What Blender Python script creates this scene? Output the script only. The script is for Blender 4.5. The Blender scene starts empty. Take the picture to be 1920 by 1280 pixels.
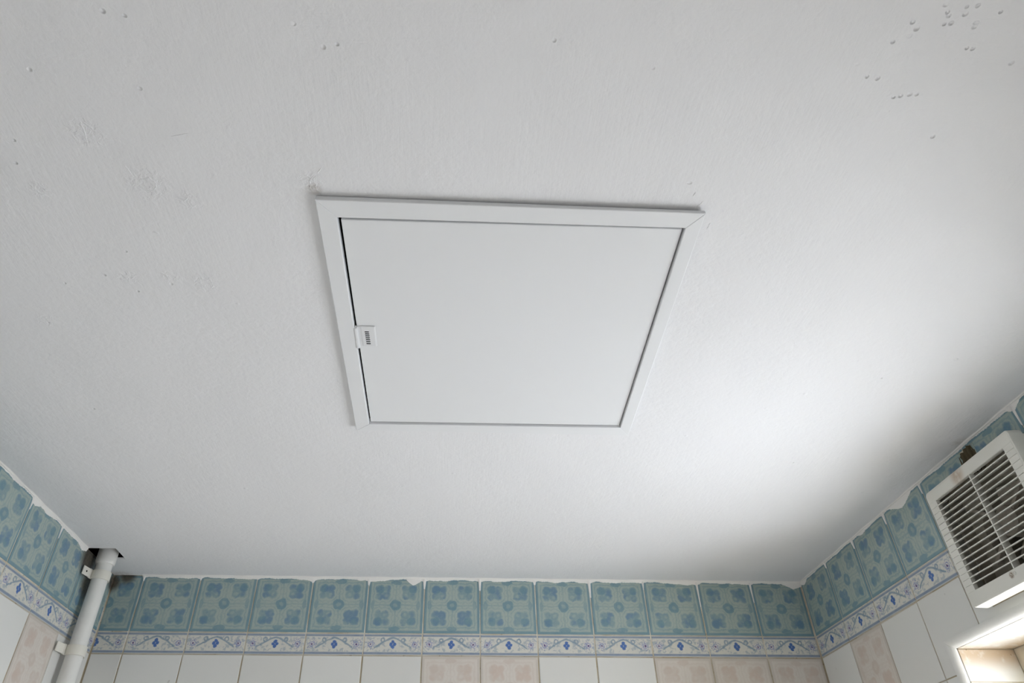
import bpy, bmesh, math, random
from mathutils import Vector, Matrix
random.seed(7)
H = 2.3            # ceiling height; builder coordinates count z down from the ceiling
W = 1.8746         # room width
YF = -2.6          # wall behind the camera
scene = bpy.context.scene
COL = scene.collection

# ------------------------------------------------------------------ camera
cam = bpy.data.cameras.new('camera'); camo = bpy.data.objects.new('camera', cam); COL.objects.link(camo)
r2 = Vector((0.99883841, -0.04787721, -0.0054412)); u2 = Vector((-0.02589596, -0.62859435, 0.7773021)); fw = Vector((0.04063536, 0.77625828, 0.629104))
camo.matrix_world = Matrix(((r2.x, u2.x, -fw.x, 0.8835), (r2.y, u2.y, -fw.y, -1.9405), (r2.z, u2.z, -fw.z, H-0.6624), (0, 0, 0, 1)))
cam.sensor_width = 36; cam.lens = 36*1319.43/1920
cam.shift_x = 60.223/1920; cam.shift_y = -39.6175/1920
cam.clip_start = 0.02
scene.camera = camo

# ------------------------------------------------------------------ world: overcast sky above, pale ground below
world = bpy.data.worlds.new('overcast_sky'); scene.world = world; world.use_nodes = True
wn = world.node_tree; wn.nodes.clear()
wo = wn.nodes.new('ShaderNodeOutputWorld'); wb = wn.nodes.new('ShaderNodeBackground')
tc = wn.nodes.new('ShaderNodeTexCoord'); sx = wn.nodes.new('ShaderNodeSeparateXYZ'); mr = wn.nodes.new('ShaderNodeMapRange')
mx = wn.nodes.new('ShaderNodeMix'); mx.data_type = 'RGBA'
mr.inputs['From Min'].default_value = -0.15; mr.inputs['From Max'].default_value = 0.15
wn.links.new(tc.outputs['Generated'], sx.inputs[0]); wn.links.new(sx.outputs['Z'], mr.inputs['Value'])
wn.links.new(mr.outputs[0], mx.inputs[0])
mx.inputs[6].default_value = (0.37, 0.374, 0.41, 1); mx.inputs[7].default_value = (0.92, 0.925, 1.0, 1)
wn.links.new(mx.outputs[2], wb.inputs['Color']); wn.links.new(wb.outputs[0], wo.inputs['Surface'])
wb.inputs['Strength'].default_value = 34.0

# window portal (guides the daylight through the real window opening)
pl = bpy.data.lights.new('window_portal', 'AREA'); pl.shape = 'RECTANGLE'; pl.size = 0.98; pl.size_y = 0.60
plo = bpy.data.objects.new('window_portal', pl); COL.objects.link(plo)
plo.location = (W+0.20, -0.818, H-0.80); plo.rotation_euler = (0, math.radians(90), 0)
pl.cycles.is_portal = True
# fill light added behind the camera to even out the ceiling
dl = bpy.data.lights.new('rear_fill_light', 'AREA'); dl.shape = 'RECTANGLE'; dl.size = 0.75; dl.size_y = 1.9; dl.energy = 2.0; dl.color = (0.94, 0.955, 1.0)
dlo = bpy.data.objects.new('rear_fill_light', dl); COL.objects.link(dlo)
dlo.location = (1.25, YF+0.03, 1.0); dlo.rotation_euler = (math.radians(90), 0, 0)

vs = scene.view_settings; vs.view_transform = 'Standard'; vs.look = 'None'; vs.gamma = 1; vs.use_curve_mapping = False
vs.exposure = 0.19

# ------------------------------------------------------------------ shader helpers
def lin(c):
    return tuple(((v/255)/12.92 if v/255 <= 0.04045 else ((v/255+0.055)/1.055)**2.4) for v in c)+(1,)
class X:
    """a scalar socket (or a number) with arithmetic that builds Math nodes"""
    nt = None
    def __init__(s, v): s.v = v
    @staticmethod
    def put(inp, v):
        if isinstance(v, X): v = v.v
        if isinstance(v, (int, float)): inp.default_value = v
        else: X.nt.links.new(v, inp)
    @staticmethod
    def op(o, *a, clamp=False):
        n = X.nt.nodes.new('ShaderNodeMath'); n.operation = o; n.use_clamp = clamp
        for i, b in enumerate(a): X.put(n.inputs[i], b)
        return X(n.outputs[0])
    def __add__(s, o): return X.op('ADD', s, o)
    __radd__ = __add__
    def __sub__(s, o): return X.op('SUBTRACT', s, o)
    def __rsub__(s, o): return X.op('SUBTRACT', o, s)
    def __mul__(s, o): return X.op('MULTIPLY', s, o)
    __rmul__ = __mul__
    def __truediv__(s, o): return X.op('DIVIDE', s, o)
def mn(a, b): return X.op('MINIMUM', a, b)
def mxx(a, b): return X.op('MAXIMUM', a, b)
def ab(a): return X.op('ABSOLUTE', a)
def ln(a, b): return X.op('SQRT', a*a+b*b)
def clampx(a): return X.op('ADD', a, 0.0, clamp=True)
def ss(lo, hi, v):
    n = X.nt.nodes.new('ShaderNodeMapRange'); n.interpolation_type = 'SMOOTHSTEP'
    if lo < hi:
        n.inputs['From Min'].default_value = lo; n.inputs['From Max'].default_value = hi
    else:
        n.inputs['From Min'].default_value = hi; n.inputs['From Max'].default_value = lo
        n.inputs['To Min'].default_value = 1; n.inputs['To Max'].default_value = 0
    X.put(n.inputs['Value'], v); return X(n.outputs[0])
def band(v, c, w): return ss(w*1.5, w*0.5, ab(v-c))
def mixc(f, a, b, mode='MIX'):
    n = X.nt.nodes.new('ShaderNodeMix'); n.data_type = 'RGBA'; n.blend_type = mode; n.clamp_factor = True
    X.put(n.inputs[0], f)
    for i, c in ((6, a), (7, b)):
        if isinstance(c, tuple): n.inputs[i].default_value = c
        else: X.nt.links.new(c, n.inputs[i])
    return n.outputs[2]
def noise(vec, scale, detail=3, rough=0.5, dist=0.0, w=None):
    n = X.nt.nodes.new('ShaderNodeTexNoise')
    if w is not None: n.noise_dimensions = '4D'; X.put(n.inputs['W'], w)
    n.inputs['Scale'].default_value = scale; n.inputs['Detail'].default_value = detail
    n.inputs['Roughness'].default_value = rough; n.inputs['Distortion'].default_value = dist
    if vec is not None: X.nt.links.new(vec, n.inputs['Vector'])
    return X(n.outputs[0])
def geo_pos(): return X.nt.nodes.new('ShaderNodeNewGeometry').outputs['Position']
def sep(v):
    n = X.nt.nodes.new('ShaderNodeSeparateXYZ'); X.nt.links.new(v, n.inputs[0]); return [X(o) for o in n.outputs]
def near(pos, p, r, soft=0.5):
    """1 near a point of the room, 0 beyond r"""
    n = X.nt.nodes.new('ShaderNodeVectorMath'); n.operation = 'DISTANCE'
    X.nt.links.new(pos, n.inputs[0]); n.inputs[1].default_value = (p[0], p[1], p[2]+H)
    return ss(r, r*soft, X(n.outputs['Value']))
def scaled(vec, s):
    n = X.nt.nodes.new('ShaderNodeVectorMath'); n.operation = 'MULTIPLY'; X.nt.links.new(vec, n.inputs[0]); n.inputs[1].default_value = s
    return n.outputs[0]
def newmat(name):
    m = bpy.data.materials.new(name); m.use_nodes = True; X.nt = m.node_tree
    return m, X.nt.nodes['Principled BSDF']
def bump(bsdf, h, strength=0.3, dist=0.001):
    n = X.nt.nodes.new('ShaderNodeBump'); n.inputs['Strength'].default_value = strength; n.inputs['Distance'].default_value = dist
    X.put(n.inputs['Height'], h); X.nt.links.new(n.outputs[0], bsdf.inputs['Normal'])
def setc(b, c):
    if isinstance(c, tuple): b.inputs['Base Color'].default_value = c
    else: X.nt.links.new(c, b.inputs['Base Color'])
def tile_uv():
    uv = X.nt.nodes.new('ShaderNodeUVMap'); uv.uv_map = 'UVMap'
    rnd = X(X.nt.nodes.new('ShaderNodeObjectInfo').outputs['Random'])
    u, v, _ = sep(uv.outputs[0])
    return uv.outputs[0], u*2-1, v*2-1, rnd
DIRT_SHADE = [((0.0, -0.165, -0.02), .060), ((0.035, 0.0, 0.0), .035), ((0.0, 0.0, -0.02), .035), ((0.0, -0.13, -0.07), .05)]  # wall dirt, also painting in the pipe's shade on the left wall
def with_dirt_shade(col, amount=0.9):
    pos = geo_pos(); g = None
    for p, r in DIRT_SHADE:
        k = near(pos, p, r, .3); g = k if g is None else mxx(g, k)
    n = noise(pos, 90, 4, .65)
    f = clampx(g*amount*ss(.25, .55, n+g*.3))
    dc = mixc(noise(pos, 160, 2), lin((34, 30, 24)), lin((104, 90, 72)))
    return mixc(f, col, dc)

def pattern_tile(name, light, dark, deep, edge, strength):
    m, b = newmat(name)
    uv, x0, y0, rnd = tile_uv()
    nz = noise(uv, 9, 3, .6, 0, rnd*40); nz2 = noise(uv, 10, 3, .6, 0, rnd*40+11)
    x = x0+(nz-.5)*.17; y = y0+(nz2-.5)*.17
    ax, ay = ab(x), ab(y); m_ = mxx(ax, ay)
    mm = mxx(ab(x0), ab(y0))
    qx, qy = ax-.45, ay-.45
    p, q = (qx+qy)*.7071, (qx-qy)*.7071
    lo = ln(p-.17, q)-.16; ls = ln(p, ab(q)-.19)-.13; li = ln(p+.13, q)-.16
    d = mn(mn(lo, ls), li)
    flower = ss(.035, -.03, d)
    r = ln(x, y)
    t = ss(.05, -.05, d)*.62 + ss(.05, -.07, lo)*.33 - band(ln(p+.15, q), .0, .06)*.35
    t = mxx(t, ss(.215, .17, r)*.85 - ss(.1, .05, r)*.4)
    t = mxx(t, band(d, .095, .022)*.28)
    t = mxx(t, band(m_, .79, .018)*.42)
    t = mxx(t, ss(1.15, .85, ln(x/.20, (ay-.83)/.085))*.75)
    t = mxx(t, ss(1.15, .85, ln(y/.17, (ax-.80)/.07))*.55)
    stem = mxx(band(x, 0, .03)*ss(.78, .7, ay), band(y, 0, .03)*ss(.78, .7, ax))
    t = mxx(t, stem*.4)
    t = mxx(t, band(ln(mn(ax, ay)-.0, mxx(ax, ay)-.47), .12, .025)*.3)
    mott = noise(uv, 5, 4, .6, .3, rnd*30+5)
    fine = noise(uv, 26, 3, .6, .8, rnd*20)
    petal = ss(.16, .11, ab(mn(ax, ay)-.085))*ss(.2, .3, mxx(ax, ay))*ss(.74, .62, mxx(ax, ay))
    t = clampx(t*strength - petal*.16 + (mott-.5)*.55 + (fine-.5)*.55*strength + .12)
    col = mixc(t, light, dark)
    col = mixc(clampx(flower*ss(.45, .62, mott)*.8*strength), col, deep)
    e = ss(.875, .915, mm)*ss(1.0, .985, mm)
    col = mixc(e*(.75*strength+.1)*(.7+mott*.5), col, edge)
    col = with_dirt_shade(col)
    setc(b, col)
    b.inputs['Roughness'].default_value = .22; b.inputs['Specular IOR Level'].default_value = .4
    bump(b, noise(uv, 3, 1, .5, 0, rnd*9), .25, .002)
    return m
M = {}
M['blue'] = pattern_tile('blue_glazed_tile', lin((170, 183, 176)), lin((112, 146, 158)), lin((106, 136, 164)), lin((98, 138, 154)), .85)
M['beige'] = pattern_tile('beige_glazed_tile', lin((216, 209, 200)), lin((204, 191, 180)), lin((206, 188, 175)), lin((198, 190, 180)), .8)

def border_mat():
    m, b = newmat('border_glazed_tile')
    uv, x0, y0, rnd = tile_uv()
    nz = noise(uv, 9, 2, .5, 0, rnd*40); nz2 = noise(uv, 8, 2, .5, 0, rnd*40+7)
    Xc = x0*2.8+(nz-.5)*.22; Yc = y0+(nz2-.5)*.22
    ax = ab(Xc); ay = ab(Yc); ay0 = ab(y0)
    cream = mixc(noise(uv, 4, 3, .5, 0, rnd*30), lin((222, 218, 204)), lin((204, 206, 202)))
    inside = ss(.70, .62, ay0)
    leaves = ss(.50, .60, noise(scaled(uv, (2.4, 1, 1)), 7, 2, .5, .6, rnd*5+3))*inside*ss(.42, .6, ln(Xc*.8, Yc))
    col = mixc(leaves*.55, cream, lin((140, 158, 172)))
    fl = ln(ax-2.12, Yc)
    petals = ss(.5, .62, noise(scaled(uv, (2.6, 1, 1)), 16, 1, .5, 0, rnd*3+1))*ss(.62, .4, fl)
    col = mixc(petals*.65, col, lin((122, 132, 176)))
    col = mixc(band(fl, .22, .05)*.55, col, lin((130, 136, 188)))
    yv = .80 - X.op('SQRT', Xc*Xc+.12)*.62
    vine = band(Yc-yv, 0, .085)*ss(1.85, 1.7, ax)
    curl = band(ln(ax-.98, Yc-.38), .17, .06)
    col = mixc(mxx(vine, curl)*.75, col, lin((118, 142, 162)))
    col = mixc(ss(.11, .06, fl)*.9, col, lin((96, 70, 128)))
    dm = mn(ln(ax-.17, Yc)-.15, ln(Xc, ab(Yc-.0)-.22)-.16)
    col = mixc(ss(.42, .34, ax+ay*.85)*.7, col, lin((222, 220, 210)))
    col = mixc(ss(.05, -.03, dm), col, lin((82, 114, 172)))
    st = mxx(band(y0, -.80, .10), band(y0, .80, .085))
    col = mixc(st*.9*(.75+nz*.4), col, lin((120, 137, 162)))
    col = mixc(band(ay0, .945, .02)*.35, col, lin((130, 140, 165)))
    setc(b, with_dirt_shade(col, .6))
    b.inputs['Roughness'].default_value = .25; b.inputs['Specular IOR Level'].default_value = .4
    return m
M['border'] = border_mat()
def white_tile_mat():
    m, b = newmat('white_glazed_tile')
    uv, x0, y0, rnd = tile_uv(); pos = geo_pos()
    col = mixc(rnd, lin((228, 228, 224)), lin((220, 219, 214)))
    spk = ss(.76, .80, noise(pos, 60, 1, .4))
    col = mixc(spk*.35, col, lin((150, 146, 138)))
    setc(b, col); b.inputs['Roughness'].default_value = .18; b.inputs['Specular IOR Level'].default_value = .4
    bump(b, noise(uv, 2.5, 1, .5, 0, rnd*9), .2, .002)
    return m
M['white'] = white_tile_mat()
def reveal_mat():
    m, b = newmat('window_reveal_tile'); pos = geo_pos()
    x, y, z = sep(pos)
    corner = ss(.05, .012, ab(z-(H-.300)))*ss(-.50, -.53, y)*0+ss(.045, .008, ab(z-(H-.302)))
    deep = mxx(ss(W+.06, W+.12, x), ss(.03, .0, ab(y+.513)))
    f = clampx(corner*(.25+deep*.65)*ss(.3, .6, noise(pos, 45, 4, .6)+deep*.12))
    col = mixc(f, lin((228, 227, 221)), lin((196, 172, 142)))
    sp = ss(.70, .78, noise(pos, 130, 2, .5))*f
    setc(b, mixc(sp, col, lin((92, 72, 50)))); b.inputs['Roughness'].default_value = .25
    return m
M['reveal'] = reveal_mat()
def grout_mat():
    m, b = newmat('grout'); pos = geo_pos()
    n1 = noise(pos, 14, 4, .6); n2 = noise(pos, 70, 3, .6); x, y, z = sep(pos)
    low = ss(H-.17, H-.215, z)
    col = mixc(ss(.35, .7, n1), lin((222, 216, 202)), lin((190, 177, 150)))
    col = mixc(low*.6, col, lin((150, 132, 98)))
    col = mixc(ss(.60, .72, n2)*.6, col, lin((110, 92, 66)))
    setc(b, with_dirt_shade(col)); b.inputs['Roughness'].default_value = .9
    bump(b, n2, .5, .001)
    return m
M['grout'] = grout_mat()
def lower_wall():
    m, b = newmat('white_tiled_lower_wall'); pos = geo_pos()
    x, y, z = sep(pos)
    c = X.nt.nodes.new('ShaderNodeCombineXYZ'); X.put(c.inputs[0], x+y); X.put(c.inputs[1], z)
    br = X.nt.nodes.new('ShaderNodeTexBrick'); br.offset = 0; X.nt.links.new(c.outputs[0], br.inputs['Vector'])
    br.inputs['Scale'].default_value = 1; br.inputs['Brick Width'].default_value = .15; br.inputs['Row Height'].default_value = .15
    br.inputs['Mortar Size'].default_value = .0018
    br.inputs['Color1'].default_value = lin((232, 231, 228)); br.inputs['Color2'].default_value = lin((228, 222, 216)); br.inputs['Mortar'].default_value = lin((170, 152, 122))
    setc(b, br.outputs[0]); b.inputs['Roughness'].default_value = .3
    return m
M['lower'] = lower_wall()

PITP = [[1.3747, -1.6245], [1.3847, -1.6263], [1.3773, -1.6174], [1.359, -1.6185], [1.3689, -1.6077], [1.3625, -1.6064], [1.3302, -1.6069], [1.3377, -1.6008], [1.3211, -1.5858], [1.3943, -1.605], [1.4, -1.5827], [1.4063, -1.5823], [1.4561, -1.5684], [1.3134, -1.5465], [1.3257, -1.545], [1.354, -1.5234], [1.3608, -1.5255], [1.3696, -1.5279], [1.3773, -1.528], [1.4247, -1.4754], [1.4109, -1.6209], [1.3621, -1.6151], [0.5391, -1.5827], [0.5586, -1.5789], [0.4408, -1.5159], [0.3841, -1.4248], [0.3709, -1.3921], [0.7471, -1.5546], [0.7613, -1.5583], [0.5471, -1.4982], [0.4491, -1.2491], [0.4387, -1.1686], [0.49, -1.1859], [0.2822, -1.0911], [0.4037, -1.2008], [0.3426, -1.1816]]
RIDGE = [[[0.7256, -1.4003], [0.7219, -1.3962], [0.7206, -1.3914]], [[0.7153, -1.3887], [0.7092, -1.3812], [0.7097, -1.3754], [0.7083, -1.3704], [0.7105, -1.3629]], [[0.7143, -1.3814], [0.7161, -1.3757], [0.7146, -1.3698], [0.7185, -1.365], [0.7187, -1.3565]], [[1.1863, -1.3593], [1.189, -1.3638], [1.1921, -1.3692]], [[1.1769, -1.3754], [1.178, -1.3832]], [[0.4695, -1.4605], [0.468, -1.4507], [0.4683, -1.4394], [0.4619, -1.4097]], [[0.3765, -1.3552], [0.3796, -1.3478], [0.3877, -1.3414]], [[0.4971, -1.3943], [0.5007, -1.377]], [[0.5022, -1.3664], [0.5091, -1.3741], [0.5194, -1.377], [0.5251, -1.3691], [0.5201, -1.3589], [0.5095, -1.3534], [0.5029, -1.3607]], [[0.5418, -1.3454], [0.5501, -1.3406], [0.5566, -1.3478]], [[1.2105, -1.3219], [1.2119, -1.3332]], [[0.5622, -1.4385], [0.5841, -1.4431]]]
SPOTS = [(.515,-1.367,.035), (.557,-1.343,.02), (.382,-1.353,.02), (.4345,-1.197,.02), (.493,-1.2,.018), (.538,-1.19,.025), (.467,-1.44,.03), (.28,-1.097,.02), (.711,-1.38,.022)]
PITS = [(1.322,-1.546,.04), (1.3675,-1.5257,.05), (1.3777,-1.57,.05), (1.369,-1.604,.05), (1.42,-1.584,.05), (.725,-1.555,.05), (.9,-1.478,.02), (1.17,-1.395,.025), (.385,-1.425,.04), (.54,-1.578,.03), (1.0,-1.39,.02)]
def paint_mat(name, base, full=True):
    m, b = newmat(name); pos = geo_pos()
    x, y, z = sep(pos)
    wob = noise(pos, 3.2, 2, .5)
    lump = noise(pos, 16, 3, .5, .4)
    fine = noise(pos, 160, 3, .6)
    br1 = noise(scaled(pos, (22, 300, 22)), 1, 3, .6, .4)      # brush strokes running along x
    br2 = noise(scaled(pos, (300, 22, 22)), 1, 3, .6, .4)      # brush strokes running along y
    sel = ss(.44, .56, noise(pos, 2.6, 1, .5))
    h = wob*6.0+lump*1.0+fine*.22+noise(pos, 75, 3, .55, .4)*.50
    if full:
        h = h+(br1*sel+br2*(1-sel))*.22
        rough = noise(pos, 150, 2, .5, .6); rm = None
        for sx_, sy_, r in SPOTS:
            k = near(pos, (sx_, sy_, 0), r, .3); rm = k if rm is None else mxx(rm, k)
        h = h+rm*ss(.4, .62, noise(pos, 110, 3, .6, .8))*.4
        pm = None
        for sx_, sy_, r in PITS:
            k = near(pos, (sx_, sy_, 0), r, .3); pm = k if pm is None else mxx(pm, k)
        vo = X.nt.nodes.new('ShaderNodeTexVoronoi'); vo.inputs['Scale'].default_value = 42; X.nt.links.new(scaled(pos, (1, 1.35, 1)), vo.inputs['Vector'])
        big = noise(pos, 30, 1, .5)
        pit = ss(.17, .07, X(vo.outputs['Distance']))*ss(.40, .5, big)
        h = h-pit*(pm*.7)
        pp = None
        for i_, (sx_, sy_) in enumerate(PITP):
            k = near(pos, (sx_, sy_, 0), .0024+.0010*(i_*7 % 5)/4, .1); pp = k if pp is None else mxx(pp, k)
        h = h-pp*1.0
        vo2 = X.nt.nodes.new('ShaderNodeTexVoronoi'); vo2.inputs['Scale'].default_value = 9; X.nt.links.new(pos, vo2.inputs['Vector'])
        h = h-ss(.028, .010, X(vo2.outputs['Distance']))*1.1
        vo3 = X.nt.nodes.new('ShaderNodeTexVoronoi'); vo3.inputs['Scale'].default_value = 13; X.nt.links.new(pos, vo3.inputs['Vector'])
        h = h+ss(.06, .02, X(vo3.outputs['Distance']))*.5*ss(.5, .55, big)
        g = near(pos, (.713, -1.368, 0), .014, .2)
        g = mxx(g, near(pos, (.0, -.15, 0), .05, .3)*0)
        g = mxx(g, near(pos, (.02, .0, 0), .04, .25)*.8)
        g = mxx(g, near(pos, (1.867, -.79, 0), .025, .25)*.6)
        col = mixc(clampx(g*.38*ss(.3, .55, noise(pos, 120, 3))), base, lin((150, 135, 115)))
        setc(b, col)
    else: setc(b, base)
    b.inputs['Roughness'].default_value = .62; b.inputs['Specular IOR Level'].default_value = .3
    bump(b, h, .8 if full else .2, .0022)
    return m
M['ceiling'] = paint_mat('white_ceiling_paint', lin((236, 236, 237)))
M['bead'] = paint_mat('white_paint_edge', lin((240, 238, 234)), False)
def hatch_paint(name, spec):
    m, b = newmat(name); pos = geo_pos()
    setc(b, lin((234, 235, 236))); b.inputs['Roughness'].default_value = .5; b.inputs['Specular IOR Level'].default_value = spec
    vo = X.nt.nodes.new('ShaderNodeTexVoronoi'); vo.inputs['Scale'].default_value = 17; X.nt.links.new(pos, vo.inputs['Vector'])
    bump(b, noise(pos, 2.5, 2)*3+noise(pos, 60, 2)*.12+ss(.05, .015, X(vo.outputs['Distance']))*.35, .3, .001)
    return m
M['hatch'] = hatch_paint('hatch_white_gloss', .35)
def simple(name, c, rough=.5, spec=.5, metal=0, bscale=0, bstr=.2):
    m, b = newmat(name); pos = geo_pos()
    c2 = tuple(v*.86 for v in c[:3])+(1,)
    setc(b, mixc(noise(pos, 18, 3, .6), c, c2)); b.inputs['Roughness'].default_value = rough
    b.inputs['Specular IOR Level'].default_value = spec; b.inputs['Metallic'].default_value = metal
    if bscale: bump(b, noise(pos, bscale, 3), bstr, .001)
    return m
M['dark'] = simple('dark_void', lin((12, 11, 10)), .9, .1)
M['slot'] = simple('slot_shadow', lin((20, 20, 22)), .8, .1)
M['latch'] = simple('latch_plastic', lin((236, 237, 238)), .35, .5)
M['pipe'] = simple('white_pvc_pipe', lin((238, 237, 232)), .32, .5)
M['clip'] = simple('cream_plastic_clip', lin((236, 233, 222)), .4, .5)
M['fan_in'] = simple('dusty_fan_plastic', lin((176, 170, 156)), .7, .3, 0, 80, .3)
M['fan_motor'] = simple('dusty_motor_housing', lin((198, 190, 178)), .6, .3, 0, 80, .2)
M['mortar'] = simple('brown_broken_mortar', lin((92, 84, 66)), .95, .1, 0, 220, .9)
M['frame'] = simple('cream_window_paint', lin((222, 212, 192)), .5, .4)
M['trim'] = simple('white_tile_trim', lin((232, 231, 226)), .22, .5)
M['floor'] = simple('beige_floor_tile', lin((234, 232, 228)), .4, .4)
def fan_cover_mat():
    m, b = newmat('off_white_fan_plastic'); pos = geo_pos()
    col = mixc(noise(pos, 9, 3), lin((226, 225, 217)), lin((218, 216, 206)))
    f = near(pos, (W-.036, -.775, -.062), .026, .1)*ss(.3, .6, noise(pos, 60, 3)+.1)
    col = mixc(f*.7, col, lin((168, 138, 106)))
    f2 = near(pos, (W-.036, -.792, -.2545), .0075, .2)*ss(.35, .6, noise(pos, 400, 3)+.08)
    col = mixc(f2, col, lin((112, 88, 62)))
    setc(b, col); b.inputs['Roughness'].default_value = .42; b.inputs['Specular IOR Level'].default_value = .4
    return m
M['fan'] = fan_cover_mat()
def glass_mat():
    m = bpy.data.materials.new('window_glass'); m.use_nodes = True; nt = m.node_tree; nt.nodes.clear()
    o = nt.nodes.new('ShaderNodeOutputMaterial'); t = nt.nodes.new('ShaderNodeBsdfTransparent'); g = nt.nodes.new('ShaderNodeBsdfGlossy')
    mi = nt.nodes.new('ShaderNodeMixShader'); fr = nt.nodes.new('ShaderNodeFresnel'); fr.inputs[0].default_value = 1.45
    g.inputs['Roughness'].default_value = .03; t.inputs[0].default_value = (.93, .95, .94, 1)
    ge = nt.nodes.new('ShaderNodeNewGeometry'); ma = nt.nodes.new('ShaderNodeMath'); ma.operation = 'SUBTRACT'; ma.inputs[0].default_value = 1; nt.links.new(ge.outputs['Backfacing'], ma.inputs[1])
    mb = nt.nodes.new('ShaderNodeMath'); mb.operation = 'MULTIPLY'; nt.links.new(ma.outputs[0], mb.inputs[0]); nt.links.new(fr.outputs[0], mb.inputs[1])
    nt.links.new(mb.outputs[0], mi.inputs[0]); nt.links.new(t.outputs[0], mi.inputs[1]); nt.links.new(g.outputs[0], mi.inputs[2]); nt.links.new(mi.outputs[0], o.inputs[0])
    return m
M['glass'] = glass_mat()

# ------------------------------------------------------------------ mesh helpers
def link(name, verts, faces, mat, parent=None, smooth=False, uvs=None):
    """verts in builder coordinates (z counted from the ceiling)"""
    me = bpy.data.meshes.new(name)
    me.from_pydata([(v[0], v[1], v[2]+H) for v in verts], [], faces); me.update()
    if uvs is not None:
        uvl = me.uv_layers.new(name='UVMap')
        for l in me.loops: uvl.data[l.index].uv = uvs[l.vertex_index]
    bm = bmesh.new(); bm.from_mesh(me); bmesh.ops.recalc_face_normals(bm, faces=bm.faces); bm.to_mesh(me); bm.free()
    if mat: me.materials.append(mat)
    if smooth:
        for p in me.polygons: p.use_smooth = True
        try: me.set_sharp_from_angle(angle=math.radians(38))
        except Exception: pass
    o = bpy.data.objects.new(name, me); COL.objects.link(o)
    if parent: put(o, parent)
    return o
def put(o, parent):
    o.parent = parent; o.matrix_parent_inverse = Matrix.Translation(-Vector(parent.location)) if parent.location.length else Matrix.Identity(4)
class G:
    def __init__(s): s.v = []; s.f = []
    def box(s, x0, x1, y0, y1, z0, z1):
        n = len(s.v); s.v += [(x, y, z) for x in (x0, x1) for y in (y0, y1) for z in (z0, z1)]
        s.f += [tuple(n+i for i in q) for q in ((0,1,3,2), (4,6,7,5), (0,4,5,1), (2,3,7,6), (0,2,6,4), (1,5,7,3))]
        return s
    def hexa(s, a, b):
        """a, b: two matching quads"""
        n = len(s.v); s.v += list(a)+list(b)
        s.f += [(n, n+1, n+2, n+3), (n+7, n+6, n+5, n+4)]+[(n+i, n+4+i, n+4+(i+1) % 4, n+(i+1) % 4) for i in range(4)]
        return s
    def lathe(s, c, axis, prof, seg=32, caps=True):
        """prof: list of (radius, distance along axis)"""
        ax = Vector(axis).normalized(); t = Vector((0, 0, 1)) if abs(ax.z) < .9 else Vector((1, 0, 0))
        u = ax.cross(t).normalized(); w = ax.cross(u); n = len(s.v); c = Vector(c)
        for r, d in prof:
            for k in range(seg):
                a = 2*math.pi*k/seg; s.v.append(tuple(c+ax*d+(u*math.cos(a)+w*math.sin(a))*r))
        for i in range(len(prof)-1):
            for k in range(seg):
                s.f.append((n+i*seg+k, n+i*seg+(k+1) % seg, n+(i+1)*seg+(k+1) % seg, n+(i+1)*seg+k))
        if caps:
            s.f.append(tuple(n+k for k in range(seg))); s.f.append(tuple(n+(len(prof)-1)*seg+k for k in reversed(range(seg))))
        return s
    def out(s, name, mat, parent=None, smooth=False): return link(name, s.v, s.f, mat, parent, smooth)
def bevel(o, w, seg=2, angle=30):
    m = o.modifiers.new('bevel', 'BEVEL'); m.width = w; m.segments = seg; m.limit_method = 'ANGLE'; m.angle_limit = math.radians(angle)
    return o
def cut_slab(cu, cv, holes, fmap, t0, t1):
    """slab over the grid cuts cu x cv minus holes (u0,u1,v0,v1); fmap(u,v,t)->xyz"""
    cu = sorted(set(round(a, 6) for a in cu)); cv = sorted(set(round(a, 6) for a in cv))
    def solid(i, j):
        if not (0 <= i < len(cu)-1 and 0 <= j < len(cv)-1): return False
        a, b = (cu[i]+cu[i+1])/2, (cv[j]+cv[j+1])/2
        return not any(h[0] < a < h[1] and h[2] < b < h[3] for h in holes)
    V = {}; vl = []; F = []; par = []
    def vid(i, j, k):
        if (i, j, k) not in V:
            V[(i, j, k)] = len(vl); vl.append(fmap(cu[i], cv[j], (t0, t1)[k])); par.append((cu[i], cv[j]))
        return V[(i, j, k)]
    for i in range(len(cu)-1):
        for j in range(len(cv)-1):
            if not solid(i, j): continue
            for k in (0, 1): F.append((vid(i, j, k), vid(i+1, j, k), vid(i+1, j+1, k), vid(i, j+1, k)))
            for di, dj, e in ((-1, 0, ((i, j), (i, j+1))), (1, 0, ((i+1, j), (i+1, j+1))), (0, -1, ((i, j), (i+1, j))), (0, 1, ((i, j+1), (i+1, j+1)))):
                if not solid(i+di, j+dj):
                    a, b = e; F.append((vid(*a, 0), vid(*b, 0), vid(*b, 1), vid(*a, 1)))
    return vl, F, par
def tag(o, label, cat, group=None):
    o['label'] = label; o['category'] = cat
    if group: o['group'] = group
    return o
def structure(o, label=None):
    o['kind'] = 'structure'
    if label: o['label'] = label
    return o

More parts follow.
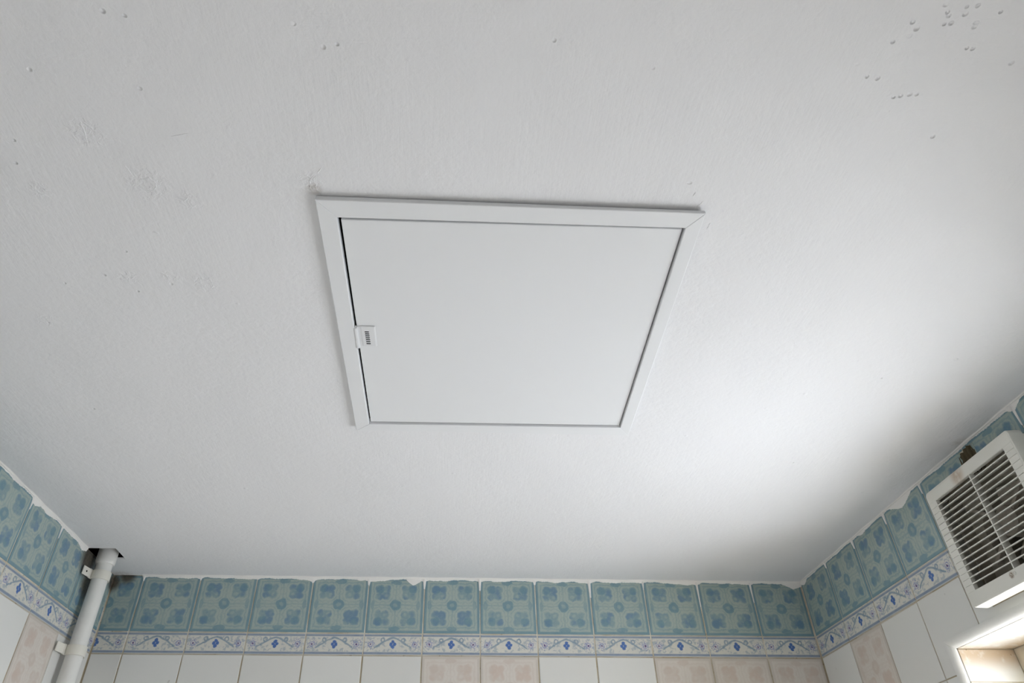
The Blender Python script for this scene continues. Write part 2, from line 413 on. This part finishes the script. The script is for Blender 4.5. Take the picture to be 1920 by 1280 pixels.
# ------------------------------------------------------------------ room shell
# window and fan openings in the right-hand wall (y0, y1, z0, z1)
WIN = (-1.12, -.5155, -1.30, -.3005)
FANH = (-.905, -.694, -.248, -.074)
GR = .0013   # grout lies this far behind the tile faces
DEPTH = .125
wmap = {'back': lambda u, v, t: (u, -t, v), 'left': lambda u, v, t: (t, u, v), 'right': lambda u, v, t: (W-t, u, v), 'front': lambda u, v, t: (u, YF+t, v)}
v, f, _ = cut_slab([-.14, W+.14], [-.80, .0], [], wmap['back'], -.14, -GR)
wall_back = structure(link('wall_back', v, f, M['grout']), 'far wall with blue tile band under the ceiling')
v, f, _ = cut_slab([YF, GR], [-.80, 0], [], wmap['left'], -.14, -GR)
wall_left = structure(link('wall_left', v, f, M['grout']), 'left wall with the pipe in its corner')
TRH = (WIN[0]-.0125, WIN[1]+.0125, WIN[2], WIN[3]+.0155)
v2, f2, _ = cut_slab([YF, TRH[0], TRH[1], FANH[0], FANH[1], GR], [-.80, WIN[2], TRH[3], FANH[2], FANH[3], 0], [TRH, FANH, (-9, 9, -9, -.8)], wmap['right'], -.0140, -GR)
v, f, _ = cut_slab([YF, WIN[0], WIN[1], FANH[0], FANH[1], GR], [-2.3, -.80, WIN[2], WIN[3], FANH[2], FANH[3], 0], [WIN, FANH, (YF-1, WIN[0], -9, -.8), (WIN[1], 9, -9, -.8), (-9, 9, -9, WIN[2])], wmap['right'], -.30, -.0140)
nv = len(v); v = v+v2; f = f+[tuple(i+nv for i in q) for q in f2]
# the right wall keeps its tiled upper part in one slab; the lower walls follow
wall_right = structure(link('wall_right', v, f, M['grout']), 'right wall with the fan and the window')
def lower(nm, boxes, par):
    g = G()
    for b in boxes: g.box(*b)
    return g.out('lower_tiling', M['lower'], par)
lower('b', [(-.14, W+.14, .0, .14, -2.3, -.80)], wall_back)
lower('l', [(-.14, 0, YF, 0, -2.3, -.80)], wall_left)
lower('r', [(W, W+.30, YF, WIN[0], -2.3, -.80), (W, W+.30, WIN[1], 0, -2.3, -.80), (W, W+.30, WIN[0], WIN[1], -2.3, WIN[2])], wall_right)
g = G(); g.box(-.14, W+.30, YF-.12, YF, -2.3, 0)
wall_front = structure(g.out('wall_front', M['lower']))
g = G(); g.box(-.14, W+.30, YF-.12, .14, -2.42, -2.3)
structure(g.out('floor', M['floor']))

# ceiling with the hatch opening and the hole the pipe passes through
HO = (.731, 1.1955, -1.338, -.826)
PH = (-0.008, .068, -.190, -.118)
v, f, _ = cut_slab([-.14, PH[0], PH[1], HO[0], HO[1], W+.30], [YF-.12, HO[2], HO[3], PH[2], PH[3], .14], [HO, PH], lambda a, b, t: (a, b, t), 0, .004)
ceiling = structure(link('ceiling', v, f, M['ceiling']), 'white painted uneven plaster ceiling')
def ridge(pts, r=.0007):
    """a thin proud lip of cracked plaster following a line on the ceiling"""
    rr = random.Random(int(pts[0][0]*1e4)); fine = []
    for (xa, ya), (xb, yb) in zip(pts[:-1], pts[1:]):
        for k in range(4): fine.append((xa+(xb-xa)*k/4+rr.uniform(-.0006, .0006), ya+(yb-ya)*k/4+rr.uniform(-.0006, .0006)))
    fine.append(pts[-1]); V = []; F = []; n = len(fine)
    for i, (x, y) in enumerate(fine):
        a, b = fine[max(i-1, 0)], fine[min(i+1, n-1)]; d = Vector((b[0]-a[0], b[1]-a[1])).normalized(); q = Vector((-d.y, d.x))
        w_ = r*(.3+.9*math.sin(math.pi*min(max(i/(n-1), .06), .94)))*rr.uniform(.7, 1.3)
        V += [(x-q.x*w_*2.2, y-q.y*w_*2.2, .0004), (x-q.x*w_*.3, y-q.y*w_*.3, -w_), (x+q.x*w_*.6, y+q.y*w_*.6, .0004)]
    for i in range(n-1):
        for k in range(2): F.append((i*3+k, i*3+k+1, i*3+k+4, i*3+k+3))
        F.append((i*3+2, i*3, i*3+3, i*3+5))
    F += [(0, 1, 2), (n*3-3, n*3-2, n*3-1)]
    return link('plaster_ridge', V, F, M['ceiling'], ceiling, smooth=True)
for i_, l_ in enumerate(RIDGE): ridge(l_, .0008 if i_ < 3 else .0005)
def void(x0, x1, y0, y1, h):
    g = G(); g.box(x0, x1, y0, y1, .0042, h); o = g.out('dark_cavity', M['dark'], ceiling)
    me = o.data; bm = bmesh.new(); bm.from_mesh(me); bm.faces.ensure_lookup_table()
    bmesh.ops.delete(bm, geom=[q for q in bm.faces if all(abs(w.co.z-H-.0042) < 1e-4 for w in q.verts)], context='FACES_ONLY'); bm.to_mesh(me); bm.free()
void(HO[0]-.05, HO[1]+.05, HO[2]-.05, HO[3]+.05, .30)
void(-.06, PH[1]+.05, PH[2]-.05, PH[3]+.05, .30)

# painted edge where the ceiling paint laps over the tiles: a ragged fillet
def paint_edge(kind, u0, u1, base, bumps, drips, seed):
    rnd = random.Random(seed); n = int(abs(u1-u0)/.002); vs_ = []; fs = []
    ph = [rnd.uniform(0, 6.28) for _ in range(6)]
    for i in range(n+1):
        u = u0+(u1-u0)*i/n
        hgt = base*(1+.20*math.sin(u*37+ph[0])+.14*math.sin(u*83+ph[1])+.09*math.sin(u*190+ph[2]))+rnd.uniform(-.0007, .0007)
        for c, w_, d in bumps:
            k = max(0, 1-abs(u-c)/w_); hgt += d*k**.7
        for c, d in drips:
            k = abs(u-c)
            if k < .0024: hgt += d
            elif k < .011: hgt += min(d, .0022 if kind != 'right' else .0008)*(1-(k-.0024)/.0086)
        hgt = max(hgt, .003); w2 = (.0035 if kind == 'back' else .0015)+.0010*math.sin(u*60+ph[3])
        f_ = wmap[kind]
        vs_ += [f_(u, .0005, w2+.004), f_(u, -.0016, w2+.0012), f_(u, -.0032, .0036), f_(u, -hgt*.7, .0017), f_(u, -hgt, .0009), f_(u, -hgt-.0004, -.0016), f_(u, .0005, -.0016)]
    for i in range(n):
        for k in range(6): a = i*7+k; fs.append((a, a+1, a+8, a+7))
    return link('paint_edge', vs_, fs, M['bead'], ceiling, smooth=True)
jb = [.0798+.15*i for i in range(12)]
paint_edge('back', .075, W, .0062, [(.53, .025, .003), (.70, .03, .004), (.80, .02, .014), (1.55, .05, .004), (1.85, .03, .012), (1.27, .03, .004)],
    [(jb[i], d) for i, d in zip(range(12), (.012, .006, .003, .006, .012, .022, .026, .01, .04, .02, .06, .05))], 3)
paint_edge('left', -2.0, -.192, .0050, [(-.215, .03, .009), (-.30, .04, .004), (-.42, .05, .004), (-.47, .02, .012)], [(-.1844-.15, .028), (-.1844-.30, .02)], 5)
paint_edge('right', -2.0, 0.0, .0044, [(-.540, .045, .015), (-.02, .022, .008), (-.93, .02, .008), (-.36, .02, .004)],
    [(-.158, .012), (-.3118, .02), (-.4656, .022), (-.6194, .02), (-.927, .03)], 9)

# ------------------------------------------------------------------ wall tiles, each one an object
J = .0016
cache = {}
def tile(kind, wall, parent, u0, u1, v0, v1, mat, full, holes=()):
    """full = (U0,U1,V0,V1) extent of the whole printed tile, for the print's coordinates"""
    f_ = wmap[kind]; rj = random.Random(int(round(u0, 3)*7919+round(v0, 3)*104729)+len(kind))
    a0, a1, b0, b1 = u0+J, u1-J, v0+J*.8, v1-J*.8
    hs = [h for h in holes if h[0] < a1 and h[1] > a0 and h[2] < b1 and h[3] > b0]
    if any(h[0] <= a0 and h[1] >= a1 and h[2] <= b0 and h[3] >= b1 for h in hs): return
    name = {'blue': 'blue_tile', 'border': 'border_tile', 'white': 'white_tile', 'beige': 'beige_tile'}[mat]
    uvf = lambda p: ((p[0]-full[0])/(full[1]-full[0]), (p[1]-full[2])/(full[3]-full[2]))
    if hs:
        cu = [a0, a1]+[c for h in hs for c in h[:2] if a0 < c < a1]; cv = [b0, b1]+[c for h in hs for c in h[2:] if b0 < c < b1]
        V, F, par = cut_slab(cu, cv, hs, f_, 0, -.003)
        return link(name, V, F, M[mat], parent, uvs=[uvf(p) for p in par])
    ca, cb = (u0+u1)/2, (v0+v1)/2
    key = (kind, mat, round(u1-u0, 4), round(v1-v0, 4), round(u0-full[0], 4), round(v0-full[2], 4))
    if key in cache:
        me, (oa, ob) = cache[key]
        o = bpy.data.objects.new(name, me); COL.objects.link(o)
        p0 = Vector(f_(oa, ob, 0)); p1 = Vector(f_(ca, cb, 0)); o.location = p1-p0
        put(o, parent)
    else:
        c = .0011; pts = []; par = []
        for aa, bb in ((a0, b0), (a1, b0), (a1, b1), (a0, b1)): pts.append(f_(aa, bb, -.003)); par.append((aa, bb))
        for aa, bb in ((a0, b0), (a1, b0), (a1, b1), (a0, b1)): pts.append(f_(aa, bb, -.0006)); par.append((aa, bb))
        for sa, sb, aa, bb in ((1, 1, a0, b0), (-1, 1, a1, b0), (-1, -1, a1, b1), (1, -1, a0, b1)): pts.append(f_(aa+sa*c, bb+sb*c, 0)); par.append((aa+sa*c, bb+sb*c))
        F = [(8, 9, 10, 11)]+[(i, (i+1) % 4, 4+(i+1) % 4, 4+i) for i in range(4)]+[(4+i, 4+(i+1) % 4, 8+(i+1) % 4, 8+i) for i in range(4)]
        o = link(name, pts, F, M[mat], parent, uvs=[uvf(p) for p in par])
        cache[key] = (o.data, (ca, cb))
    # hand-laid: tiny offsets, never more than half a joint
    j = Vector(f_(rj.uniform(-.0004, .0004), rj.uniform(-.0005, .0005), rj.uniform(-.0001, .0003)))-Vector(f_(0, 0, 0))
    o.location = Vector(o.location)+j
    return o
ZB, ZD, ZW = -.1432, -.1965, -.3461
rows = [('blue', 0, ZB), ('border', ZB, ZD), ('w1', ZD, ZW), ('w2', ZW, ZW-.15), ('w3', ZW-.15, ZW-.30), ('w4', ZW-.30, -.80)]
def lay(kind, parent, joints, first_full, beige, holes=()):
    """joints: increasing u positions; a first or last piece narrower than a tile is cut from a whole one"""
    for i in range(len(joints)-1):
        u0, u1 = joints[i], joints[i+1]
        full = (u0, u1) if abs((u1-u0)-.15) < .012 else ((u1-.15, u1) if i == 0 else (u0, u0+.15))
        for nm, z1, z0 in rows:
            mat = nm if nm in ('blue', 'border') else ('beige' if (nm, i) in beige else 'white')
            top = z1-.0005 if z1 == 0 else z1
            fz = (z0, z1) if nm != 'w4' else (z1-.15, z1)
            tile(kind, None, parent, u0, u1, z0, top, mat, full+fz, holes)
jback = [.0015]+jb[:12]+[W-.0015]
lay('back', wall_back, jback, None, {('w1', 6), ('w1', 7), ('w1', 10), ('w1', 11), ('w1', 12), ('w2', 2), ('w2', 3), ('w3', 8), ('w3', 9)})
jl = [-.1844-.15*k for k in range(16)]
jleft = [a for a in sorted(jl+[-.034, -.002]) if a > YF-.0]
nl = len(jleft)
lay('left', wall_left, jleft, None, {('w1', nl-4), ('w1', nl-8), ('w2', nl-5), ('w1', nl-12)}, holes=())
jr = [-.158-.1538*k for k in range(16)]
jright = [a for a in sorted(jr+[-.0015]) if a > YF]
nr = len(jright)
FANC = (-.9285, -.672, -.270, -.0545)
WT = (-1.1355, -.5035, -1.33, -.2845)
BROKEN = (-.806, -.758, -.07, -.008)
lay('right', wall_right, jright, None, {('w1', nr-3), ('w1', nr-8), ('w2', nr-3)}, holes=(FANC, WT, BROKEN))

# ------------------------------------------------------------------ window: reveal, rounded trim, frame, panes
window = bpy.data.objects.new('window_1', None); COL.objects.link(window); window.location = (W, -.83, H-.8)
structure(window, 'deep window opening with rounded white trim under the fan')
y0, y1, z0, z1 = WIN
def rev(pts0, pts1, name='reveal_tile'): return G().hexa(pts0, pts1).out(name, M['reveal'], window)
X0, X1 = W+.0125, W+.1245
def run(axis_pts, name, box_fn):
    for a, b in zip(axis_pts[:-1], axis_pts[1:]): bevel(box_fn(a+.0007, b-.0007), .0007, 1)
ycuts = [y1-.0005]+[-.6195, -.7733, -.927, -1.081]+[y0+.0005]
run(sorted(ycuts), 'soffit', lambda a, b: G().box(X0, X1, a, b, z1-.0008, z1+.006).out('reveal_tile', M['reveal'], window))
zc = sorted([z1-.001]+[-.36-.15*k for k in range(7) if -.36-.15*k > z0+.02]+[z0+.001])
run(zc, 'jamb', lambda a, b: G().box(X0, X1, y1-.0008, y1+.006, a, b).out('reveal_tile', M['reveal'], window))
run(zc, 'jamb', lambda a, b: G().box(X0, X1, y0-.006, y0+.0008, a, b).out('reveal_tile', M['reveal'], window))
G().box(W-.012, X1, y0, y1, z0-.006, z0+.012).out('window_sill', M['trim'], window)
def qround(p_a, p_b, out_dir, R=.0125):
    """quarter-round trim between two points on the opening's edge; out_dir points away from the opening, in the wall"""
    a, b, o_ = Vector(p_a), Vector(p_b), Vector(out_dir); inn = Vector((1, 0, 0))
    seg = 10; vs_ = []; fs = []; t = (b-a).normalized()
    prof = [(R*math.cos(k/seg*math.pi/2), R*math.sin(k/seg*math.pi/2)) for k in range(seg+1)]
    for end, mit in ((a, -1), (b, 1)):
        for cs, sn in prof+[(0, 0)]:
            # centre of curvature lies inside the wall corner
            off = o_*(R-cs*1.0) ; dep = inn*(R-sn)
            vs_.append(tuple(end+off+dep+t*mit*(R-cs)*1.0))
    n = seg+2
    vs_[seg+1] = tuple(a+o_*R+inn*R-t*R); vs_[2*n-1] = tuple(b+o_*R+inn*R+t*R)
    for k in range(n): fs.append((k, (k+1) % n, n+(k+1) % n, n+k))
    fs += [tuple(range(n)), tuple(reversed(range(n, 2*n)))]
    return link('tile_trim', vs_, fs, M['trim'], window, smooth=True)
e = .0012
qround((W-e, y0, z1), (W-e, y1, z1), (0, 0, 1), .0155)
qround((W-e, y1, z0), (W-e, y1, z1), (0, 1, 0), .0125)
qround((W-e, y0, z0), (W-e, y0, z1), (0, -1, 0), .0125)
# dirty mastic blob at the mitred corner
XF = W+.125
g = G(); fwid = .042
for b in ((y0, y1, z1-fwid, z1), (y0, y1, z0, z0+fwid), (y0, y0+fwid, z0+fwid, z1-fwid), (y1-fwid, y1, z0+fwid, z1-fwid)): g.box(XF, XF+.045, *b)
bevel(g.out('window_frame', M['frame'], window), .002, 2)
ym = (y0+y1)/2
g = G()
for s0, s1 in ((y0+fwid, ym), (ym, y1-fwid)):
    for b in ((s0, s1, z1-fwid-.03, z1-fwid), (s0, s1, z0+fwid, z0+fwid+.03), (s0, s0+.03, z0+fwid+.03, z1-fwid-.03), (s1-.03, s1, z0+fwid+.03, z1-fwid-.03)): g.box(XF+.010, XF+.036, *b)
bevel(g.out('window_sash', M['frame'], window), .002, 2)
for s0, s1 in ((y0+fwid+.025, ym-.025), (ym+.025, y1-fwid-.025)):
    G().box(XF+.020, XF+.024, s0, s1, z0+fwid+.025, z1-fwid-.025).out('window_pane', M['glass'], window)

# ------------------------------------------------------------------ ceiling access hatch
hatch = bpy.data.objects.new('access_hatch', None); COL.objects.link(hatch); hatch.location = (.96, -1.08, H)
tag(hatch, 'white painted square access hatch with raised frame in the middle of the ceiling', 'access hatch')
ZH = -.009
O = [(.7138, -1.3590), (1.1972, -1.3572), (1.2172, -.8052), (.7154, -.8054)]
I = [(.7375, -1.3303), (1.1785, -1.3309), (1.1965, -.8335), (.7405, -.8290)]
gap = [-.0014, -.0038, -.0001, -.0001]      # the frame hangs off the plaster along its near edge
for k in range(4):
    l = (k+1) % 4
    lo = [(O[k][0], O[k][1], ZH), (O[l][0], O[l][1], ZH), (I[l][0], I[l][1], ZH), (I[k][0], I[k][1], ZH)]
    hi = [(O[k][0], O[k][1], gap[k]), (O[l][0], O[l][1], gap[l]), (I[l][0], I[l][1], .004), (I[k][0], I[k][1], .004)]
    bevel(G().hexa(lo, hi).out('frame_rail', M['hatch'], hatch), .0011, 2)
D = [(.7412, -1.3232), (1.1770, -1.3254), (1.1950, -.8345), (.7430, -.8305)]
ZD_ = -.0046
door = G().hexa([(x, y, ZD_) for x, y in D], [(x, y, .0035) for x, y in D]).out('hatch_door', M['hatch'], hatch)
bevel(door, .0012, 2)
# latch
lp = G().hexa([(.7480, -1.1090, ZD_-.0022), (.7690, -1.1090, ZD_-.0022), (.7690, -1.0602, ZD_-.0022), (.7485, -1.0602, ZD_-.0022)],
              [(.7465, -1.1100, ZD_), (.7705, -1.1100, ZD_), (.7705, -1.0590, ZD_), (.7470, -1.0590, ZD_)]).out('latch_plate', M['latch'], hatch)
bevel(lp, .0012, 2)
for k in range(7):
    yy = -1.0968+k*.00485; xx = .7534+k*.0001
    G().box(xx, xx+.0064, yy-.00115, yy+.00115, ZD_-.00235, ZD_-.001).out('latch_slot', M['slot'], lp)
lb = G().lathe((.7405, -1.1085, ZH+.0022), (0, 1, 0), [(.0, 0), (.0026, 0), (.0036, .001), (.0036, .0495), (.0026, .0505), (0, .0505)], 18, False)
lb.out('latch_barrel', M['latch'], hatch, True)
G().lathe((.7396, -1.1098, ZH+.0018), (0, 1, 0), [(.0, 0), (.0016, 0), (.0016, .004), (0, .004)], 12, False).out('latch_pin', M['latch'], hatch, True)
G().box(.7415, .7478, -1.1075, -1.0600, ZD_-.0012, ZD_+.0002).out('latch_leaf', M['latch'], hatch)

# ------------------------------------------------------------------ waste pipe in the corner with its clips
PX, PY, PR = .0285, -.135, .0192
pipe = bpy.data.objects.new('waste_pipe', None); COL.objects.link(pipe); pipe.location = (PX, PY, 0)
tag(pipe, 'white vertical plastic pipe in the left corner rising through a hole in the ceiling', 'pipe')
G().lathe((PX, PY, -2.3), (0, 0, 1), [(PR, 0), (PR, 2.5)], 40).out('pipe_tube', M['pipe'], pipe, True)
G().lathe((PX, PY, -.022), (0, 0, 1), [(PR, 0), (PR+.0022, .0002), (PR+.0040, .004), (PR+.0045, .010), (PR+.0045, .05), (PR, .05)], 40, False).out('pipe_socket', M['pipe'], pipe, True)
def clip(zt, zb, label, hole):
    r = PR+.0008; t = .0026; c = bpy.data.objects.new('pipe_clip', None); COL.objects.link(c); c.location = (PX, PY, H+(zt+zb)/2)
    tag(c, label, 'pipe clip')
    # band wraps the pipe and ends in a flat ear against the left wall
    pts = []
    for k in range(25):
        a = math.radians(95-k*13.0)      # from behind the pipe, round its room side, towards the left wall
        if a < math.radians(-150): break
        pts.append(Vector((math.cos(a), math.sin(a))))
    path_i = [Vector((PX, PY))+p*r for p in pts]; path_o = [Vector((PX, PY))+p*(r+t) for p in pts]
    ear = [Vector((.0092, -.1600)), Vector((.0040, -.1865))]
    d = (ear[1]-ear[0]).normalized(); nrm = Vector((-d.y, d.x)); nrm = nrm if nrm.x > 0 else -nrm
    vs_ = []; fs = []
    for a, b in zip(path_i, path_o): vs_ += [(a.x, a.y, zb), (b.x, b.y, zb), (b.x, b.y, zt), (a.x, a.y, zt)]
    n = len(path_i)
    for i in range(n-1):
        for k in range(4): fs.append((i*4+k, i*4+(k+1) % 4, (i+1)*4+(k+1) % 4, (i+1)*4+k))
    fs += [(0, 1, 2, 3), (n*4-4, n*4-3, n*4-2, n*4-1)]
    bevel(link('clip_band', vs_, fs, M['clip'], c, smooth=True), .0006, 1)
    # curved neck into the ear
    p0, p1 = path_i[-1], path_o[-1]
    q0, q1 = ear[0], ear[0]+nrm*t
    g = G(); g.hexa([(p0.x, p0.y, zb), (q0.x, q0.y, zb), (q0.x, q0.y, zt), (p0.x, p0.y, zt)], [(p1.x, p1.y, zb), (q1.x, q1.y, zb), (q1.x, q1.y, zt), (p1.x, p1.y, zt)])
    g.out('clip_neck', M['clip'], c)
    s0, s1 = ear[1], ear[1]+nrm*t
    zs, zs2 = zb+.001, zt-.001
    g = G(); g.hexa([(q0.x, q0.y, zs), (s0.x, s0.y, zs), (s0.x, s0.y, zs2), (q0.x, q0.y, zs2)], [(q1.x, q1.y, zs), (s1.x, s1.y, zs), (s1.x, s1.y, zs2), (q1.x, q1.y, zs2)])
    bevel(g.out('clip_ear', M['clip'], c), .0008, 2)
    if hole:
        m_ = (ear[0]+ear[1])/2+nrm*(t-.0003)
        G().lathe((m_.x, m_.y, (zt+zb)/2), (nrm.x, nrm.y, 0), [(0, 0), (.0024, 0), (.0024, .0006), (0, .0006)], 16, False).out('screw_hole', M['dark'], c)
clip(-.040, -.062, 'upper cream clip holding the pipe, its screw hole showing, near the ceiling', True)
clip(-.2135, -.236, 'lower cream clip round the white pipe beside the beige tile', False)

# ------------------------------------------------------------------ extractor fan
FX = W-.036; fy0, fy1, fz0, fz1 = -.930, -.669, -.2725, -.0520
fan = bpy.data.objects.new('extractor_fan', None); COL.objects.link(fan); fan.location = (W, -.80, H-.16)
tag(fan, 'off-white square extractor fan with louvred grille on the right wall above the window', 'extractor fan')
gy0, gy1, gz0, gz1 = -.9035, -.6945, -.2470, -.0752
# cover: plain top and bottom bars, grooved side bars, tapered rim to the wall
for za, zb in ((gz1, fz1-.004), (fz0+.004, gz0)): bevel(G().box(FX, FX+.008, fy0+.004, fy1-.004, za, zb).out('cover_bar', M['fan'], fan), .0006, 1)
N = 16; pitch = (gz1-gz0)/N
for ya, yb in ((fy0+.004, gy0), (gy1, fy1-.004)):
    # one comb-shaped side bar: its face is stepped back at every groove
    prof = [(FX+.008, gz0), (FX, gz0)]
    for i in range(1, N):
        a = gz0+i*pitch; prof += [(FX, a-.00035), (FX+.0011, a-.00035), (FX+.0011, a+.00035), (FX, a+.00035)]
    prof += [(FX, gz1), (FX+.008, gz1)]; n = len(prof)
    vs_ = [(x, ya, z) for x, z in prof]+[(x, yb, z) for x, z in prof]
    fs = [(k, k+1, n+k+1, n+k) for k in range(n-1)]+[(n-1, 0, n, 2*n-1), tuple(range(n)), tuple(reversed(range(n, 2*n)))]
    link('grooved_side', vs_, fs, M['fan'], fan)
def rrect(ya, yb, za, zb, r, x, seg=5):
    out = []
    for cy, cz, a0 in ((yb-r, zb-r, 0), (ya+r, zb-r, 90), (ya+r, za+r, 180), (yb-r, za+r, 270)):
        for k in range(seg+1):
            a = math.radians(a0+90*k/seg); out.append((x, cy+r*math.cos(a), cz+r*math.sin(a)))
    return out
rings = [rrect(fy0+.0045, fy1-.0045, fz0+.0045, fz1-.0045, .006, FX+.0002), rrect(fy0+.0012, fy1-.0012, fz0+.0012, fz1-.0012, .008, FX+.0006),
         rrect(fy0, fy1, fz0, fz1, .009, FX+.0025), rrect(fy0-.001, fy1+.001, fz0-.0005, fz1+.001, .009, FX+.024), rrect(fy0+.004, fy1-.004, fz0+.006, fz1-.004, .006, FX+.0245), rrect(fy0+.004, fy1-.004, fz0+.006, fz1-.004, .006, W-.0003)]
inner = rrect(fy0+.007, fy1-.007, fz0+.009, fz1-.007, .005, W-.0003); inner2 = rrect(fy0+.007, fy1-.007, fz0+.009, fz1-.007, .005, FX+.007)
rings += [inner, inner2]
vs_ = [p for rr in rings for p in rr]; n = len(rings[0]); fs = []
for i in range(len(rings)-1):
    for k in range(n): fs.append((i*n+k, i*n+(k+1) % n, (i+1)*n+(k+1) % n, (i+1)*n+k))
link('cover_rim', vs_, fs, M['fan'], fan, smooth=True)
# louvres, each its own slat, tilted
for i in range(1, N):
    zc_ = gz0+i*pitch; t = .0011
    a = [(FX-.0002, gy0-.001, zc_-t), (FX-.0002, gy1+.001, zc_-t), (FX-.0002, gy1+.001, zc_+t), (FX-.0002, gy0-.001, zc_+t)]
    dz = .0045
    b = [(FX+.0125, gy0-.001, zc_-t*.8+dz), (FX+.0125, gy1+.001, zc_-t*.8+dz), (FX+.0125, gy1+.001, zc_+t*.8+dz), (FX+.0125, gy0-.001, zc_+t*.8+dz)]
    bevel(G().hexa(a, b).out('louvre_slat', M['fan'], fan), .0004, 1)
G().box(FX+.0002, FX+.014, -.8045, -.8020, gz0, gz1).out('grille_bar', M['fan'], fan)
# body set into the wall opening
g = G(); bx1 = W+.075; hy0, hy1, hz0, hz1 = FANH[0]+.001, FANH[1]-.001, FANH[2]+.001, FANH[3]-.001
for b in ((W-.012, bx1, hy0, hy0+.003, hz0, hz1), (W-.012, bx1, hy1-.003, hy1, hz0, hz1), (W-.012, bx1, hy0, hy1, hz0, hz0+.003), (W-.012, bx1, hy0, hy1, hz1-.003, hz1)): g.box(*b)
g.out('fan_housing', M['fan_in'], fan)
cy_, cz_ = -.800, -.161
# bell-mouth plate: square with a round opening, then the duct
seg = 48; vs_ = []; fs = []
for k in range(seg):
    a = 2*math.pi*k/seg; cs, sn = math.cos(a), math.sin(a); m_ = max(abs(cs)/((hy1-hy0)/2), abs(sn)/((hz1-hz0)/2))
    vs_.append((W+.012, (hy0+hy1)/2+cs/m_, (hz0+hz1)/2+sn/m_)); vs_.append((W+.012, cy_+.079*cs, cz_+.079*sn)); vs_.append((W+.020, cy_+.074*cs, cz_+.074*sn)); vs_.append((W+.075, cy_+.074*cs, cz_+.074*sn))
for k in range(seg):
    for j in range(3): a = k*4+j; b = ((k+1) % seg)*4+j; fs.append((a, a+1, b+1, b))
link('duct_ring', vs_, fs, M['fan_in'], fan, smooth=True)
G().box(W+.074, W+.30, hy0+.0, hy1, hz0, hz1).out('dark_duct', M['dark'], fan)
mot = G().lathe((W+.012, cy_, cz_), (1, 0, 0), [(0, -.020), (.020, -.020), (.026, -.016), (.028, .0), (.028, .035), (0, .035)], 32, False).out('motor_hub', M['fan_motor'], fan, True)
for k in range(5):
    a = math.radians(20+72*k); rd = Vector((0, math.cos(a), math.sin(a))); tn = Vector((0, -math.sin(a), math.cos(a))); ax = Vector((1, 0, 0)); c = Vector((W+.030, cy_, cz_))
    A = []; B = []; n = 6
    vs_ = []; fs = []
    for i in range(n+1):
        r_ = .024+(.069-.024)*i/n; w_ = .016+.012*math.sin(i/n*2.2); tw = math.radians(42-16*i/n)
        dirw = tn*math.cos(tw)+ax*math.sin(tw); nn = ax*math.cos(tw)-tn*math.sin(tw)
        for s_, h_ in ((-1, -.0008), (1, -.0008), (1, .0008), (-1, .0008)): vs_.append(tuple(c+rd*r_+dirw*w_*s_*.8+nn*h_))
    for i in range(n):
        for j in range(4): fs.append((i*4+j, i*4+(j+1) % 4, (i+1)*4+(j+1) % 4, (i+1)*4+j))
    fs += [(0, 1, 2, 3), (n*4, n*4+1, n*4+2, n*4+3)]
    link('fan_blade', vs_, fs, M['fan_motor'], fan, smooth=True)
for k, (a_, L) in enumerate(((35, .10), (145, .10), (215, .10), (325, .10))):
    a = math.radians(a_); rd = Vector((0, math.cos(a), math.sin(a))); tn = Vector((0, -math.sin(a), math.cos(a))); c = Vector((W-.001, cy_, cz_))
    e0, e1 = c+rd*.024, c+rd*.088
    q = lambda p, x: [tuple(p+tn*.0035+Vector((x, 0, 0))), tuple(p-tn*.0035+Vector((x, 0, 0)))]
    A = q(e0, 0)+q(e1, 0)[::-1]; B = q(e0, .008)+q(e1, .008)[::-1]
    G().hexa(A, B).out('motor_bracket', M['fan_motor'], fan)
# brackets of the pull-cord block and the screw seat below the grille
G().lathe((FX+.0002, -.8005, -.2535), (-1, 0, 0), [(0, 0), (.0034, 0), (.0034, .0009), (.0022, .0009), (.0022, .0001), (0, .0001)], 20, False).out('screw_seat', M['fan'], fan, True)

# broken tile and crumbling mortar above the fan
g = G(); rr = random.Random(4); n = 13; vs_ = []; fs = []
prof = [(-.0005, 0), (-.018, .3), (-.034, .7), (-.048, 1.0), (-.060, 1.1)]
for i in range(n+1):
    y_ = -.806+.048*i/n
    top = -.004-.006*abs(i-5)/5-(.010 if i < 2 else 0)-rr.uniform(0, .003)
    for j, (zz, k) in enumerate(prof):
        z_ = top+(zz-0)*(.060+top)/.06
        vs_.append((W-.0018+(.0026 if i % 3 == 0 else 0)+rr.uniform(0, .0008)-(.004*max(0, k-.4) if i % 3 == 1 else 0), y_+.004*k*(1 if i % 2 else -1)*.5, z_))
for i in range(n):
    for j in range(len(prof)-1): a = i*5+j; fs.append((a, a+1, a+6, a+5))
link('broken_mortar', vs_, fs, M['mortar'], wall_right)
def shard(pts, mat, name='tile_shard'):
    a = [(W-.0004, y, z) for y, z in pts]; b = [(W+.0012, y, z) for y, z in pts]; n = len(pts)
    vs_ = a+b; fs = [tuple(range(n)), tuple(reversed(range(n, 2*n)))]+[(k, (k+1) % n, n+(k+1) % n, n+k) for k in range(n)]
    full = (-.7733, -.6195)
    return link(name, vs_, fs, M[mat], wall_right, uvs=[((p[1]-full[0])/.1538, (p[2]-ZB)/-ZB) for p in vs_])
shard([(-.758, -.009), (-.7655, -.010), (-.7600, -.016), (-.7625, -.024), (-.7590, -.034), (-.7615, -.044), (-.758, -.054)], 'blue')
shard([(-.806, -.009), (-.806, -.054), (-.8035, -.050), (-.8050, -.040), (-.7990, -.028), (-.7960, -.018), (-.7985, -.009)], 'blue')
